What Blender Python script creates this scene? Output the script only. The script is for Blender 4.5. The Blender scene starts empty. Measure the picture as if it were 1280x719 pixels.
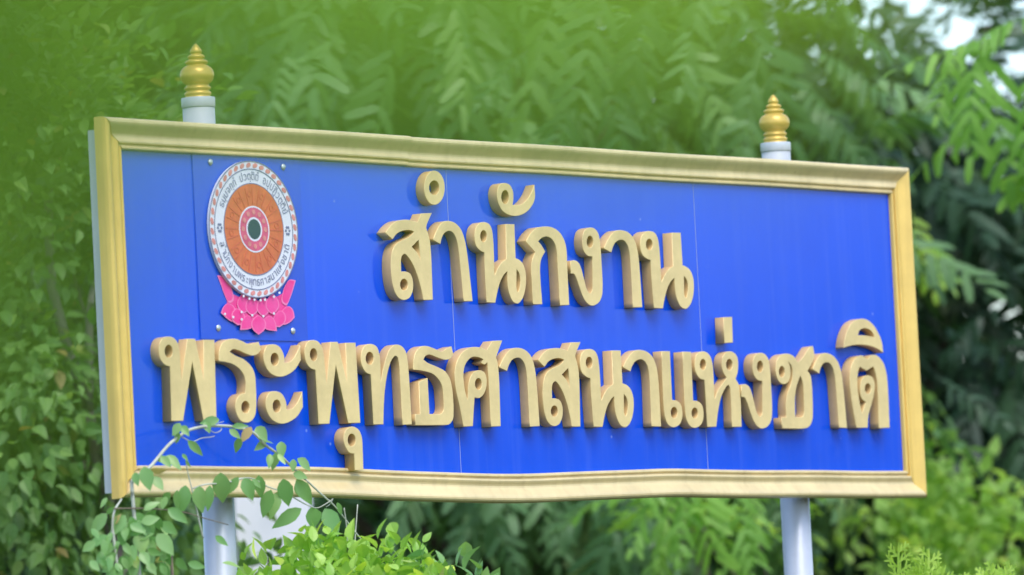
import bpy, bmesh, math, random
import numpy as np
from mathutils import Vector, Matrix, Quaternion
random.seed(7); rng = np.random.default_rng(7)
SC = bpy.context.scene
COL = SC.collection
R = math.radians

# ------------------------------------------------------------------ camera
SIGN_Z = 2.40                      # height of the sign's lower frame edge above the ground
FPX = 8374.06                      # focal length in pixels of a 1280 px wide picture (about 235 mm)
YAW, PITCH, ROLL = 0.9129, 0.0670, -0.0516
CAM = np.array([-18.1171, -13.8718, -0.8186 + SIGN_Z])
FW = np.array([math.sin(YAW) * math.cos(PITCH), math.cos(YAW) * math.cos(PITCH), math.sin(PITCH)])
_r = np.cross(FW, [0, 0, 1]); _r /= np.linalg.norm(_r); _u = np.cross(_r, FW)
RT = math.cos(ROLL) * _r + math.sin(ROLL) * _u
UP = -math.sin(ROLL) * _r + math.cos(ROLL) * _u
cd = bpy.data.cameras.new('camera'); cam = bpy.data.objects.new('camera', cd); COL.objects.link(cam)
cd.sensor_width = 36.0; cd.lens = FPX / 1280 * 36.0
cd.clip_start = 0.1; cd.clip_end = 6000
cd.dof.use_dof = True; cd.dof.focus_distance = 22.5; cd.dof.aperture_fstop = 2.5
m = Matrix.Identity(4)
for i in range(3):
    m[i][0] = RT[i]; m[i][1] = UP[i]; m[i][2] = -FW[i]; m[i][3] = CAM[i]
cam.matrix_world = m
SC.camera = cam

# ------------------------------------------------------------------ sky, sun, exposure
SUN_AZ = R(205)                    # compass style: 0 = +Y, 90 = +X
SUN_EL = R(56)
world = bpy.data.worlds.new('World'); SC.world = world; world.use_nodes = True
nt = world.node_tree; nt.nodes.clear()
sky = nt.nodes.new('ShaderNodeTexSky'); sky.sky_type = 'NISHITA'; sky.sun_disc = False
sky.sun_elevation = SUN_EL; sky.sun_rotation = SUN_AZ
sky.air_density = 1.0; sky.dust_density = 1.2; sky.ozone_density = 1.0
bg = nt.nodes.new('ShaderNodeBackground'); bg.inputs['Strength'].default_value = 0.15
wo = nt.nodes.new('ShaderNodeOutputWorld')
nt.links.new(sky.outputs[0], bg.inputs[0]); nt.links.new(bg.outputs[0], wo.inputs[0])
sd = bpy.data.lights.new('sun', 'SUN'); sun = bpy.data.objects.new('sun', sd); COL.objects.link(sun)
sd.energy = 1.1; sd.angle = R(35); sd.color = (1.0, 0.96, 0.9)
sdir = Vector((math.sin(SUN_AZ) * math.cos(SUN_EL), math.cos(SUN_AZ) * math.cos(SUN_EL), math.sin(SUN_EL)))
sun.rotation_euler = sdir.to_track_quat('Z', 'Y').to_euler(); sun.location = (-6, -10, 14)
SC.view_settings.view_transform = 'Standard'; SC.view_settings.look = 'None'
SC.view_settings.exposure = 1.15; SC.view_settings.gamma = 1.0; SC.view_settings.use_curve_mapping = False
SC.render.engine = 'CYCLES'
SC.cycles.use_denoising = True
SC.cycles.max_bounces = 8; SC.cycles.transparent_max_bounces = 8

# ------------------------------------------------------------------ picture <-> place
def ray(x, y): return FW + RT * ((x - 640) / FPX) + UP * ((359.5 - y) / FPX)
def at(x, y, s): return CAM + ray(x, y) * s                     # point s metres ahead of the camera
def on_plane(x, y, Y):                                          # point on a plane parallel to the sign
    d = ray(x, y); return CAM + d * ((Y - CAM[1]) / d[1])
def depth(p): return float(np.dot(np.asarray(p) - CAM, FW))
def pix(P):
    d = np.asarray(P) - CAM; z = d @ FW
    return np.stack([640 + FPX * (d @ RT) / z, 359.5 - FPX * (d @ UP) / z, z], -1)

# ------------------------------------------------------------------ materials
def mat(name, col, rough=0.5, metal=0.0, spec=0.5, bump=0.0, bscale=30.0, var=0.0, vscale=3.0, col2=None):
    M = bpy.data.materials.new(name); M.use_nodes = True
    t = M.node_tree; b = t.nodes['Principled BSDF']
    b.inputs['Base Color'].default_value = (*col, 1); b.inputs['Roughness'].default_value = rough
    b.inputs['Metallic'].default_value = metal; b.inputs['Specular IOR Level'].default_value = spec
    tc = t.nodes.new('ShaderNodeTexCoord')
    if var > 0 or col2:
        n = t.nodes.new('ShaderNodeTexNoise'); n.inputs['Scale'].default_value = vscale; n.inputs['Detail'].default_value = 6
        n.inputs['Roughness'].default_value = 0.65
        t.links.new(tc.outputs['Object'], n.inputs['Vector'])
        cr = t.nodes.new('ShaderNodeValToRGB')
        c2 = col2 or tuple(c * (1 - var) for c in col)
        cr.color_ramp.elements[0].position = 0.34; cr.color_ramp.elements[0].color = (*c2, 1)
        cr.color_ramp.elements[1].position = 0.62; cr.color_ramp.elements[1].color = (*col, 1)
        t.links.new(n.outputs['Fac'], cr.inputs[0]); t.links.new(cr.outputs[0], b.inputs['Base Color'])
    if bump > 0:
        n2 = t.nodes.new('ShaderNodeTexNoise'); n2.inputs['Scale'].default_value = bscale; n2.inputs['Detail'].default_value = 4
        t.links.new(tc.outputs['Object'], n2.inputs['Vector'])
        bp = t.nodes.new('ShaderNodeBump'); bp.inputs['Strength'].default_value = bump; bp.inputs['Distance'].default_value = 0.01
        t.links.new(n2.outputs['Fac'], bp.inputs['Height']); t.links.new(bp.outputs[0], b.inputs['Normal'])
    return M

def dust(Mt, amt=0.05, col=(0.30, 0.42, 0.72), rr=(.24, .42)):
    """rain-washed dust streaks and small pale specks on a painted sheet"""
    t = Mt.node_tree; b = t.nodes['Principled BSDF']; src = b.inputs['Base Color'].links[0].from_socket
    tc = t.nodes.new('ShaderNodeTexCoord'); mp = t.nodes.new('ShaderNodeMapping'); mp.inputs['Scale'].default_value = (26, 26, 1.1)
    t.links.new(tc.outputs['Object'], mp.inputs[0])
    n = t.nodes.new('ShaderNodeTexNoise'); n.inputs['Scale'].default_value = 1.0; n.inputs['Detail'].default_value = 5; t.links.new(mp.outputs[0], n.inputs['Vector'])
    r1 = t.nodes.new('ShaderNodeMapRange'); r1.inputs['From Min'].default_value = .50; r1.inputs['From Max'].default_value = .78; r1.inputs['To Max'].default_value = amt
    t.links.new(n.outputs['Fac'], r1.inputs['Value'])
    vo = t.nodes.new('ShaderNodeTexVoronoi'); vo.inputs['Scale'].default_value = 7.0; t.links.new(tc.outputs['Object'], vo.inputs['Vector'])
    r2 = t.nodes.new('ShaderNodeMapRange'); r2.inputs['From Min'].default_value = .045; r2.inputs['From Max'].default_value = .02; r2.inputs['To Max'].default_value = .45
    t.links.new(vo.outputs['Distance'], r2.inputs['Value'])
    ad = t.nodes.new('ShaderNodeMath'); ad.operation = 'ADD'; ad.use_clamp = True; t.links.new(r1.outputs[0], ad.inputs[0]); t.links.new(r2.outputs[0], ad.inputs[1])
    mx = t.nodes.new('ShaderNodeMix'); mx.data_type = 'RGBA'; t.links.new(ad.outputs[0], mx.inputs[0]); t.links.new(src, mx.inputs[6]); mx.inputs[7].default_value = (*col, 1)
    t.links.new(mx.outputs[2], b.inputs['Base Color'])
    r3 = t.nodes.new('ShaderNodeMapRange'); r3.inputs['To Min'].default_value = rr[0]; r3.inputs['To Max'].default_value = rr[1]; t.links.new(n.outputs['Fac'], r3.inputs['Value']); t.links.new(r3.outputs[0], b.inputs['Roughness'])

def leaf_mat(name, ca, cb, trans=0.35, rough=0.45, tcol=None, old=False):
    M = bpy.data.materials.new(name); M.use_nodes = True
    t = M.node_tree; b = t.nodes['Principled BSDF']; out = t.nodes['Material Output']
    g = t.nodes.new('ShaderNodeAttribute'); g.attribute_name = 'rnd'; oi = t.nodes.new('ShaderNodeObjectInfo')
    ad = t.nodes.new('ShaderNodeMath'); ad.operation = 'ADD'
    t.links.new(g.outputs['Fac'], ad.inputs[0]); t.links.new(oi.outputs['Random'], ad.inputs[1])
    fr = t.nodes.new('ShaderNodeMath'); fr.operation = 'FRACT'; t.links.new(ad.outputs[0], fr.inputs[0])
    tc = t.nodes.new('ShaderNodeTexCoord')
    cr = t.nodes.new('ShaderNodeValToRGB')
    cr.color_ramp.elements[0].color = (*ca, 1); cr.color_ramp.elements[1].color = (*cb, 1); cr.color_ramp.elements[1].position = .93
    e3 = cr.color_ramp.elements.new(.965); e3.color = (cb[0] * 1.5, cb[1] * 1.25, cb[2], 1)
    if old: e4 = cr.color_ramp.elements.new(.995); e4.color = (cb[0] * 1.6 + .04, cb[1] * .8, cb[2] * .9 + .01, 1)
    nz = t.nodes.new('ShaderNodeTexNoise'); nz.inputs['Scale'].default_value = 6.0; nz.inputs['Detail'].default_value = 3
    t.links.new(tc.outputs['Object'], nz.inputs['Vector'])
    t.links.new(fr.outputs[0], cr.inputs[0])
    t.links.new(cr.outputs[0], b.inputs['Base Color'])
    mr = t.nodes.new('ShaderNodeMapRange'); mr.inputs['To Min'].default_value = rough - .12; mr.inputs['To Max'].default_value = rough + .2
    t.links.new(nz.outputs['Fac'], mr.inputs['Value']); t.links.new(mr.outputs[0], b.inputs['Roughness'])
    b.inputs['Specular IOR Level'].default_value = 0.45
    tr = t.nodes.new('ShaderNodeBsdfTranslucent')
    mx2 = t.nodes.new('ShaderNodeMix'); mx2.data_type = 'RGBA'; mx2.blend_type = 'MULTIPLY'; mx2.inputs[0].default_value = 1.0
    t.links.new(cr.outputs[0], mx2.inputs[6]); mx2.inputs[7].default_value = (*(tcol or (1.5, 1.5, 0.7)), 1)
    t.links.new(mx2.outputs[2], tr.inputs['Color'])
    ms = t.nodes.new('ShaderNodeMixShader'); ms.inputs[0].default_value = trans
    t.links.new(b.outputs[0], ms.inputs[1]); t.links.new(tr.outputs[0], ms.inputs[2])
    t.links.new(ms.outputs[0], out.inputs[0])
    return M

M = {}
M['letter'] = mat('gold_letter_paint', (0.80, 0.615, 0.275), 0.34, 0.10, 0.5, 0.10, 40, 0.20, 6)
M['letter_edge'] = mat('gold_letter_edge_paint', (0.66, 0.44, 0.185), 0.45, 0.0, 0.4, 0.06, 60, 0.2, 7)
M['frame'] = mat('pale_gold_frame_paint', (0.83, 0.66, 0.34), 0.26, 0.15, 0.5, 0.06, 25, 0.20, 4)
dust(M['frame'], .28, (0.42, 0.30, 0.13))
M['stile'] = mat('yellow_gold_frame_paint', (0.85, 0.59, 0.16), 0.26, 0.15, 0.5, 0.06, 25, 0.16, 4)
dust(M['stile'], .35, (0.50, 0.32, 0.08))
M['finial'] = mat('gold_finial_paint', (0.78, 0.50, 0.12), 0.3, 0.3, 0.5, 0.05, 40, 0.12, 12)
M['casing'] = mat('grey_sheet_metal', (0.55, 0.58, 0.62), 0.4, 0.3, 0.5, 0.03, 30, 0.1, 3)
M['pole'] = mat('pale_grey_pole_paint', (0.56, 0.58, 0.64), 0.32, 0.15, 0.5, 0.03, 50, 0.08, 6)
M['blue'] = mat('royal_blue_sheet', (0.0, 0.076, 0.70), 0.14, 0.0, 0.42, 0.006, 2.2, 0.10, 1.3)
dust(M['blue'], rr=(.09, .19))
M['plate'] = mat('blue_plate', (0.004, 0.070, 0.60), 0.16, 0.0, 0.5, 0.02, 8, 0.1, 2)
M['screw'] = mat('zinc_screw', (0.55, 0.60, 0.58), 0.35, 0.6)
M['e_white'] = mat('emblem_white', (0.72, 0.73, 0.78), 0.45, var=0.06, vscale=20)
M['e_red'] = mat('emblem_rope_red', (0.72, 0.27, 0.25), 0.5, var=0.3, vscale=30)
M['e_orange'] = mat('emblem_orange', (0.66, 0.165, 0.06), 0.5, var=0.22, vscale=30)
M['e_dorange'] = mat('emblem_dark_orange', (0.56, 0.125, 0.06), 0.5)
M['e_pink'] = mat('emblem_pink', (0.66, 0.10, 0.20), 0.5, var=0.2, vscale=30)
M['e_dark'] = mat('emblem_dark_hub', (0.03, 0.07, 0.075), 0.5)
M['e_ink'] = mat('emblem_ink', (0.17, 0.18, 0.30), 0.6)
M['petal_a'] = mat('lotus_pink', (0.80, 0.035, 0.25), 0.4, col2=(0.82, 0.09, 0.33), vscale=9)
M['petal_b'] = mat('lotus_pale_pink', (0.86, 0.22, 0.44), 0.4, col2=(0.84, 0.15, 0.38), vscale=9)
M['bark'] = mat('grey_brown_bark', (0.16, 0.125, 0.105), 0.9, 0, 0.2, 0.6, 25, 0.45, 6)
M['bark_pale'] = mat('pale_pinkish_bark', (0.27, 0.22, 0.20), 0.9, 0, 0.2, 0.5, 25, 0.35, 6)
M['stem'] = mat('pale_green_stem', (0.50, 0.52, 0.42), 0.6, var=0.3, vscale=20)
M['twig'] = mat('brown_twig', (0.20, 0.16, 0.11), 0.8, var=0.3, vscale=20)
M['white_panel'] = mat('white_painted_sheet', (0.80, 0.80, 0.84), 0.5, var=0.06, vscale=3)
M['grass'] = mat('grass_ground', (0.055, 0.085, 0.025), 0.95, 0, 0.2, 0.5, 8, col2=(0.11, 0.09, 0.05), vscale=1.5)
M['grass_blade'] = leaf_mat('grass_blade', (0.04, 0.09, 0.02), (0.09, 0.15, 0.03), 0.2)
M['frond'] = leaf_mat('feathery_frond_green', (0.07, 0.17, 0.055), (0.21, 0.36, 0.15), 0.4)
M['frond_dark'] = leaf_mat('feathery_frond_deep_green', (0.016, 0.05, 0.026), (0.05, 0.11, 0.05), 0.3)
M['frond_bright'] = leaf_mat('feathery_frond_fresh_green', (0.18, 0.38, 0.06), (0.30, 0.52, 0.10), 0.45)
M['broad'] = leaf_mat('broad_leaf_green', (0.09, 0.20, 0.045), (0.18, 0.32, 0.08), 0.35, old=True)
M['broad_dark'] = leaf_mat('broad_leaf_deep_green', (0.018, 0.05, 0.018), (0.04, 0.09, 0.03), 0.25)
M['pale'] = leaf_mat('pale_shrub_leaf', (0.26, 0.45, 0.08), (0.42, 0.60, 0.16), 0.45)
M['vine'] = leaf_mat('vine_leaf', (0.15, 0.34, 0.10), (0.29, 0.48, 0.18), 0.35, 0.28, old=True)
M['bush'] = leaf_mat('bright_bush_leaf', (0.24, 0.46, 0.07), (0.42, 0.62, 0.13), 0.4, 0.35)
M['thuja'] = leaf_mat('lime_spray_leaf', (0.34, 0.52, 0.07), (0.48, 0.64, 0.12), 0.4)
M['near_leaf'] = leaf_mat('overhanging_lit_leaf', (0.33, 0.54, 0.08), (0.38, 0.58, 0.09), 0.5, 0.4)  # stronger light on the upper leaves is painted into this brighter tint
M['near_shaded'] = leaf_mat('overhanging_shaded_leaf', (0.18, 0.33, 0.02), (0.21, 0.37, 0.025), 0.5, 0.4)  # same leaf, darker tint: shade on the left-hand leaves put into the colour

# ------------------------------------------------------------------ object helpers
def link(name, me, mt=None, parent=None):
    o = bpy.data.objects.new(name, me); COL.objects.link(o)
    if mt is not None and me is not None and not me.materials: me.materials.append(mt)
    if parent is not None: o.parent = parent
    return o
def empty(name, loc, label, cat, group=None, rz=0):
    o = bpy.data.objects.new(name, None); COL.objects.link(o); o.location = loc; o.rotation_euler.z = rz
    o.empty_display_size = 0.2
    o['label'] = label; o['category'] = cat
    if group: o['group'] = group
    return o
def put(o, parent):                      # parent with world coordinates kept in the mesh (parent only translated)
    o.parent = parent
    o.matrix_parent_inverse = Matrix.Translation(-parent.location)
    return o
def mesh_py(name, v, f, smooth=False):
    me = bpy.data.meshes.new(name); me.from_pydata([tuple(map(float, p)) for p in v], [], [tuple(map(int, q)) for q in f]); me.update()
    if smooth: me.polygons.foreach_set('use_smooth', [True] * len(me.polygons))
    return me
def tube(path, radii, n=8, cap=True):
    path = [np.asarray(p, float) for p in path]; v = []; f = []
    a = None
    for i, p in enumerate(path):
        d = path[min(i + 1, len(path) - 1)] - path[max(i - 1, 0)]; d = d / (np.linalg.norm(d) + 1e-9)
        if a is None:
            a = np.cross(d, [0, 0, 1.0]);
            if np.linalg.norm(a) < 1e-3: a = np.array([1.0, 0, 0])
        a = a - d * np.dot(a, d); a /= np.linalg.norm(a); b = np.cross(d, a)
        r = radii[i] if hasattr(radii, '__len__') else radii
        for k in range(n):
            t = 2 * math.pi * k / n; v.append(p + r * (a * math.cos(t) + b * math.sin(t)))
    for i in range(len(path) - 1):
        for k in range(n):
            k2 = (k + 1) % n; f.append((i * n + k, i * n + k2, (i + 1) * n + k2, (i + 1) * n + k))
    if cap:
        f.append(tuple(range(n - 1, -1, -1))); f.append(tuple(range((len(path) - 1) * n, len(path) * n)))
    return v, f
def join(parts):
    V = []; F = []
    for v, f in parts:
        o = len(V); V += list(v); F += [tuple(i + o for i in q) for q in f]
    return V, F
def lathe(prof, n=32):
    v = []; f = []
    for r, z in prof:
        for k in range(n):
            t = 2 * math.pi * k / n; v.append((r * math.cos(t), r * math.sin(t), z))
    for i in range(len(prof) - 1):
        for k in range(n):
            k2 = (k + 1) % n; f.append((i * n + k, i * n + k2, (i + 1) * n + k2, (i + 1) * n + k))
    f.append(tuple(range(n - 1, -1, -1))); f.append(tuple(range((len(prof) - 1) * n, len(prof) * n)))
    return v, f
def box(x0, x1, y0, y1, z0, z1):
    v = [(x, y, z) for x in (x0, x1) for y in (y0, y1) for z in (z0, z1)]
    f = [(0, 1, 3, 2), (4, 6, 7, 5), (0, 4, 5, 1), (2, 3, 7, 6), (0, 2, 6, 4), (1, 5, 7, 3)]
    return v, f
def catmull(P, n=6):
    P = [np.asarray(p, float) for p in P]; out = []
    Q = [2 * P[0] - P[1]] + P + [2 * P[-1] - P[-2]]
    for i in range(1, len(Q) - 2):
        a, b, c, d = Q[i - 1:i + 3]
        for k in range(n):
            t = k / n
            out.append(0.5 * (2 * b + (c - a) * t + (2 * a - 5 * b + 4 * c - d) * t * t + (3 * b - a - 3 * c + d) * t ** 3))
    out.append(P[-1]); return out

# ================================================================== GROUND
gv = []; gf = []; N = 60
for i in range(N + 1):
    for j in range(N + 1):
        a = (i / N * 2 - 1); b = (j / N * 2 - 1)
        x = 2500 * math.copysign(abs(a) ** 3.5, a); y = 2500 * math.copysign(abs(b) ** 3.5, b)
        gv.append((x, y, 0.02 * math.sin(x * 0.7) * math.cos(y * 0.6) - 0.03))
for i in range(N):
    for j in range(N):
        k = i * (N + 1) + j; gf.append((k, k + N + 1, k + N + 2, k + 1))
g = link('ground', mesh_py('ground', gv, gf, True), M['grass']); g['kind'] = 'structure'

# ================================================================== THE SIGN
W2 = 2.2527; XL = -2.2265; XR = 2.258; DZ = -0.019    # frame edges: left, right, drop of the lower edge at the right end
H = 1.2; YB = 0.030          
LD = 0.040                                # letter depth
sign = empty('sign_board', (0, 0.10, 0), 'big royal blue signboard in a gold frame with raised gold lettering', 'sign')

# board sheets
seams = [XL + 0.05, -0.458, 0.947, XR - 0.05]
for a, b in zip(seams[:-1], seams[1:]):
    v, f = box(a + 0.0013, b - 0.0013, YB, YB + 0.012, SIGN_Z + 0.045, SIGN_Z + H - 0.05)
    put(link('blue_panel', mesh_py('blue_panel', v, f), M['blue']), sign)
v, f = box(XL + 0.045, XR - 0.045, YB + 0.0135, YB + 0.019, SIGN_Z + 0.04, SIGN_Z + H - 0.045)
M['joint'] = mat('pale_joint_backing', (0.30, 0.36, 0.62), 0.6)
put(link('backing_sheet', mesh_py('backing_sheet', v, f), M['joint']), sign)
v, f = box(XL + 0.014, XR - 0.014, YB + 0.021, 0.080, SIGN_Z + 0.014, SIGN_Z + H - 0.036)
put(link('casing', mesh_py('casing', v, f), M['casing']), sign)

# frame moulding: profile (inset from the outer edge, height above the board plane)
PROF = [(0, -0.010), (0, .020), (.0015, .027), (.004, .0335), (.009, .0372), (.015, .0378), (.021, .0358), (.027, .0320), (.033, .0272), (.039, .0222),
        (.0455, .0175), (.051, .0142), (.057, .0135), (.063, .0150), (.069, .0182), (.074, .0198), (.0785, .0188), (.0803, .0160), (.0810, .0080), (.0862, .0078),
        (.0870, .0135), (.0905, .0165), (.0955, .0160), (.0985, .0125), (.100, 0.0005)]
def sag(x):
    b = 0.0
    if -1.35 < x < 0.62:
        t = (x + 1.35) / 1.97; b = -0.0185 * math.sin(math.pi * t ** 1.15) ** 1.5
    return b + 0.0025 * math.exp(-((x - 0.72) / 0.14) ** 2) + 0.0008 * math.sin(x * 9)
def rail(p0, p1, inward, side, m0=True, m1=True, k=40, bend=None, lift=0.0):
    """moulding along p0->p1 (x,z); inward = unit vector towards the board; mitred where asked"""
    p0 = np.array(p0, float); p1 = np.array(p1, float); inn = np.array(inward, float); L = np.linalg.norm(p1 - p0); d = (p1 - p0) / L
    v = []; f = []; n = len(PROF)
    for i in range(k + 1):
        t = i / k
        for u, h in PROF:
            a = u if m0 else 0; b = L - (u if m1 else 0)
            q = p0 + d * (a + (b - a) * t) + inn * u
            dz = bend(q[0]) if bend else 0
            v.append((q[0], YB - h - (lift if h > .001 else 0), q[1] + dz))
    for i in range(k):
        for j in range(n - 1):
            f.append((i * n + j, i * n + j + 1, (i + 1) * n + j + 1, (i + 1) * n + j))
        f.append((i * n + n - 1, i * n, (i + 1) * n, (i + 1) * n + n - 1))
    f.append(tuple(range(n))); f.append(tuple(range(k * n + n - 1, k * n - 1, -1)))
    me = mesh_py('frame_rail', v, f)
    bm = bmesh.new(); bm.from_mesh(me); bmesh.ops.recalc_face_normals(bm, faces=bm.faces); bm.to_mesh(me); bm.free()
    return put(link('frame_rail', me, M['frame']), sign)
zt, zb = SIGN_Z + H, SIGN_Z
G = 0.0015
JX = on_plane(512, 170, 0.0)[0]
zr = zb + DZ
def low(x): return zb + DZ * (x - XL) / (XR - XL)
rail((XL + G, zt), (JX, zt), (0, -1), 0, True, False, 12, lambda x: 0.0015 + 0.001 * math.sin(x * 4), 0.003)
rail((JX + 0.001, zt), (XR - G, zt), (0, -1), 0, False, True, 20, lambda x: 0.001 * math.sin(x * 5 + 1))
JB = on_plane(527, 600, 0.0)[0]
rail((XL + 0.012, low(XL)), (JB, low(JB)), (0, 1), 0, True, False, 40, sag)
rail((JB + 0.0008, low(JB)), (XR - G, zr), (0, 1), 0, False, True, 60, sag, -0.0008)
for o_ in (rail((XL, zb - 0.006), (XL, zt + 0.002), (1, 0), 0, True, True, 14, None), rail((XR, zr), (XR, zt), (-1, 0), 0, True, True, 14, None)):
    o_.data.materials[0] = M['stile']
for x_ in (-0.458, 0.947):                  # pale sealant in the board joints
    v, f = box(x_ - .0011, x_ + .0011, YB - .0006, YB + .006, SIGN_Z + 0.05, SIGN_Z + H - 0.06)
    put(link('sealant_strip', mesh_py('sealant_strip', v, f), M['joint']), sign)
# poles with finials
def pole(px, py, dtop):
    X = on_plane(px, py, 0.138)[0]; r = 0.0525
    top = SIGN_Z + H + 0.108 + dtop
    v, f = tube([(X, 0.138, -0.1), (X, 0.138, 1.2), (X, 0.138, top - 0.034)], r, 40)
    p = put(link('pole', mesh_py('pole', v, f, True), M['pole']), sign)
    v, f = lathe([(r - .002, -.033), (r + .0018, -.032), (r + .0026, -.030), (r + .0026, -.003), (r + .0016, 0), (.030, .0005)], 40)
    c = link('pole_cap', mesh_py('pole_cap', v, f, True), M['pole']); c.parent = p; c.location = (X, 0.138, top)
    S = 1 / 782
    pr = [(33, 138), (33.5, 136), (30.5, 134.5), (33.5, 131.5), (34.5, 128), (33, 124.5), (29.5, 122), (29, 120), (32.5, 117.5), (34, 114.5), (32.5, 111), (29.5, 109), (29, 107.5)]
    pr += [(20 + 23.5 * math.cos(t), 81 - 25 * math.sin(t)) for t in np.linspace(-1.12, 1.20, 16)]
    pr += [(25.5, 55.5), (24.5, 54.5), (27.5, 52), (29.5, 49), (29, 46), (25, 43), (19, 41), (17.5, 40), (20.5, 38), (22.5, 35), (21.5, 32), (17.5, 29), (13, 27.5), (12.5, 26.5), (14.5, 24), (15.5, 21), (14, 16), (10.5, 10.5), (6, 5), (2.5, 1.4), (0.1, 0)]
    v, f = lathe([(a * S, (138 - b) * S) for a, b in pr], 40)
    q = link('finial', mesh_py('finial', v, f, True), M['finial']); q.parent = p; q.location = (X, 0.138, top + 0.0005)
pole(247.5, 120, -.007); pole(969.5, 185, -.029)

# ---- raised letters -------------------------------------------------
def px(z, pts):                            # zoom coordinates -> picture pixels
    ox, oy, s = z; return [(p[0] / s + ox, p[1] / s + oy, (p[2] if len(p) > 2 else 0)) for p in pts]
def ell(cx, cy, rx, ry, n=16): return [(cx + rx * math.cos(2 * math.pi * k / n), cy + ry * math.sin(2 * math.pi * k / n)) for k in range(n)]
Z1 = (470, 205, 3.785); Z2 = (580, 220, 4.227); Z3 = (640, 270, 5.992); Z4 = (740, 275, 5.993)
Z5 = (180, 410, 5.531); Z6 = (260, 410, 5.531); Z7 = (370, 415, 3.885); Z8 = (440, 415, 5.531)
Y1 = (500, 415, 5.531); Y2 = (610, 415, 5.531); Y3 = (710, 415, 5.531); Y4 = (790, 415, 5.531); Y5 = (860, 385, 4.492); Y6 = (940, 415, 5.531); Y7 = (1010, 390, 4.642)
c = 1
GL = {}
GL['ring'] = [px(Z1, ell(277, 113, 49, 81, 24)), px(Z1, ell(276, 113, 24, 34))]
GL['so'] = [px(Y2, [(574, 72, c), (641, 70, c), (605, 165), (615, 205), (628, 270), (640, 655, c), (580, 655, c), (572, 600), (548, 500), (520, 420), (490, 365), (467, 342), (450, 355), (444, 385), (444, 460, c),
        (472, 460), (497, 472), (513, 505), (518, 560), (508, 612), (488, 642), (460, 652), (432, 642), (408, 610), (392, 560), (382, 490), (379, 410), (383, 350), (395, 305), (415, 272), (450, 250), (500, 225), (528, 195, c),
        (510, 186), (480, 183), (445, 190), (415, 210), (392, 243, c), (348, 195, c), (375, 155), (410, 125), (450, 113), (490, 112), (530, 122), (550, 130, c)]),
        px(Y2, ell(460, 548, 24, 38)), px(Y2, [(512, 295, c), (555, 250, c), (567, 390, c), (545, 335)])]
GL['aa'] = [px(Y2, [(78, 243, c), (105, 185), (140, 135), (175, 113), (210, 110), (250, 120), (290, 155), (315, 210), (328, 270), (338, 360), (359, 652, c), (290, 655, c), (282, 500), (272, 330), (262, 250), (245, 205), (222, 182), (195, 180), (168, 195), (148, 225), (132, 272, c)])]
GL['no'] = [px(Y3, [(178, 655, c), (163, 460), (155, 322, c), (130, 312), (100, 285), (85, 235), (85, 185), (98, 145), (125, 122), (155, 118), (185, 130), (205, 165), (215, 220), (222, 300), (231, 475, c), (250, 430), (280, 385), (312, 362, c), (303, 128, c), (365, 128, c), (378, 355, c),
        (402, 364), (430, 390), (450, 440), (456, 510), (448, 580), (430, 630), (400, 660), (370, 650), (345, 610), (328, 550), (320, 445, c), (300, 465), (275, 510), (255, 580), (240, 658, c)]),
        px(Y3, ell(147, 212, 23, 39)), px(Y3, [(387, 430, c), (405, 455), (415, 500), (412, 545), (400, 582), (390, 560), (388, 500)])]
GL['han'] = [px(Z2, [(373, 46, c), (375, 120), (355, 165), (320, 198), (275, 212), (235, 205), (205, 185), (185, 150), (175, 105), (178, 70), (190, 45), (212, 37), (240, 45), (258, 75), (262, 115), (258, 154, c), (300, 151), (330, 128), (355, 90)]), px(Z2, ell(218, 112, 20, 36))]
GL['ko'] = [px(Z3, [(105, 190, c), (175, 270, c), (152, 330), (145, 400), (150, 500), (158, 662, c), (228, 662, c), (216, 500), (212, 380), (222, 320), (250, 268, c), (222, 220), (198, 190, c), (225, 165), (260, 155), (295, 170), (320, 205), (335, 260), (345, 400), (360, 670, c), (430, 668, c), (415, 380), (408, 240), (385, 165), (345, 110), (290, 82), (235, 80), (185, 90), (140, 130)])]
GL['ngo'] = [px(Z3, [(440, 338, c), (470, 332), (500, 350), (520, 395), (545, 490), (562, 550), (585, 580), (601, 560), (605, 480), (602, 305, c), (570, 300), (540, 265), (528, 210), (530, 150), (548, 105), (580, 87), (615, 92), (645, 125), (660, 190), (672, 350), (680, 540), (672, 610), (645, 655), (600, 673), (565, 655), (535, 610), (505, 530), (480, 460), (465, 435), (440, 432, c)]), px(Z3, ell(585, 193, 24, 44))]
GL['pho'] = [px(Z5, [(190, 643, c), (180, 268, c), (150, 258), (120, 225), (105, 170), (108, 115), (128, 75), (165, 60), (205, 68), (235, 105), (248, 165), (255, 260), (262, 370, c), (300, 75, c), (355, 75, c), (415, 360, c), (413, 82, c), (488, 82, c), (503, 640, c), (412, 640, c), (335, 235, c), (272, 643, c)]), px(Z5, ell(172, 162, 27, 44))]
GL['ro'] = [px(Z6, [(75, 230, c), (78, 160), (100, 105), (140, 80), (190, 75), (235, 90), (285, 112), (325, 104, c), (352, 97, c), (368, 150, c), (345, 180), (310, 192), (265, 180), (210, 155), (175, 148), (152, 165, c), (190, 190), (250, 218), (300, 265), (325, 320), (332, 400), (335, 540), (325, 610), (295, 648), (260, 655), (225, 640), (200, 595), (190, 545), (200, 490), (225, 460), (258, 450, c), (262, 390), (252, 335), (225, 290), (180, 255), (130, 238)]), px(Z6, ell(260, 548, 28, 42))]
A1 = [(638, 115, c), (643, 222, c), (605, 285), (560, 320), (510, 338), (460, 330), (420, 300), (395, 255), (385, 205), (392, 155), (415, 120), (450, 113), (490, 125), (515, 160), (528, 200), (530, 242, c), (565, 235), (595, 205), (620, 160)]
GL['a1'] = [px(Z6, A1), px(Z6, ell(462, 217, 28, 44))]
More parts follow.
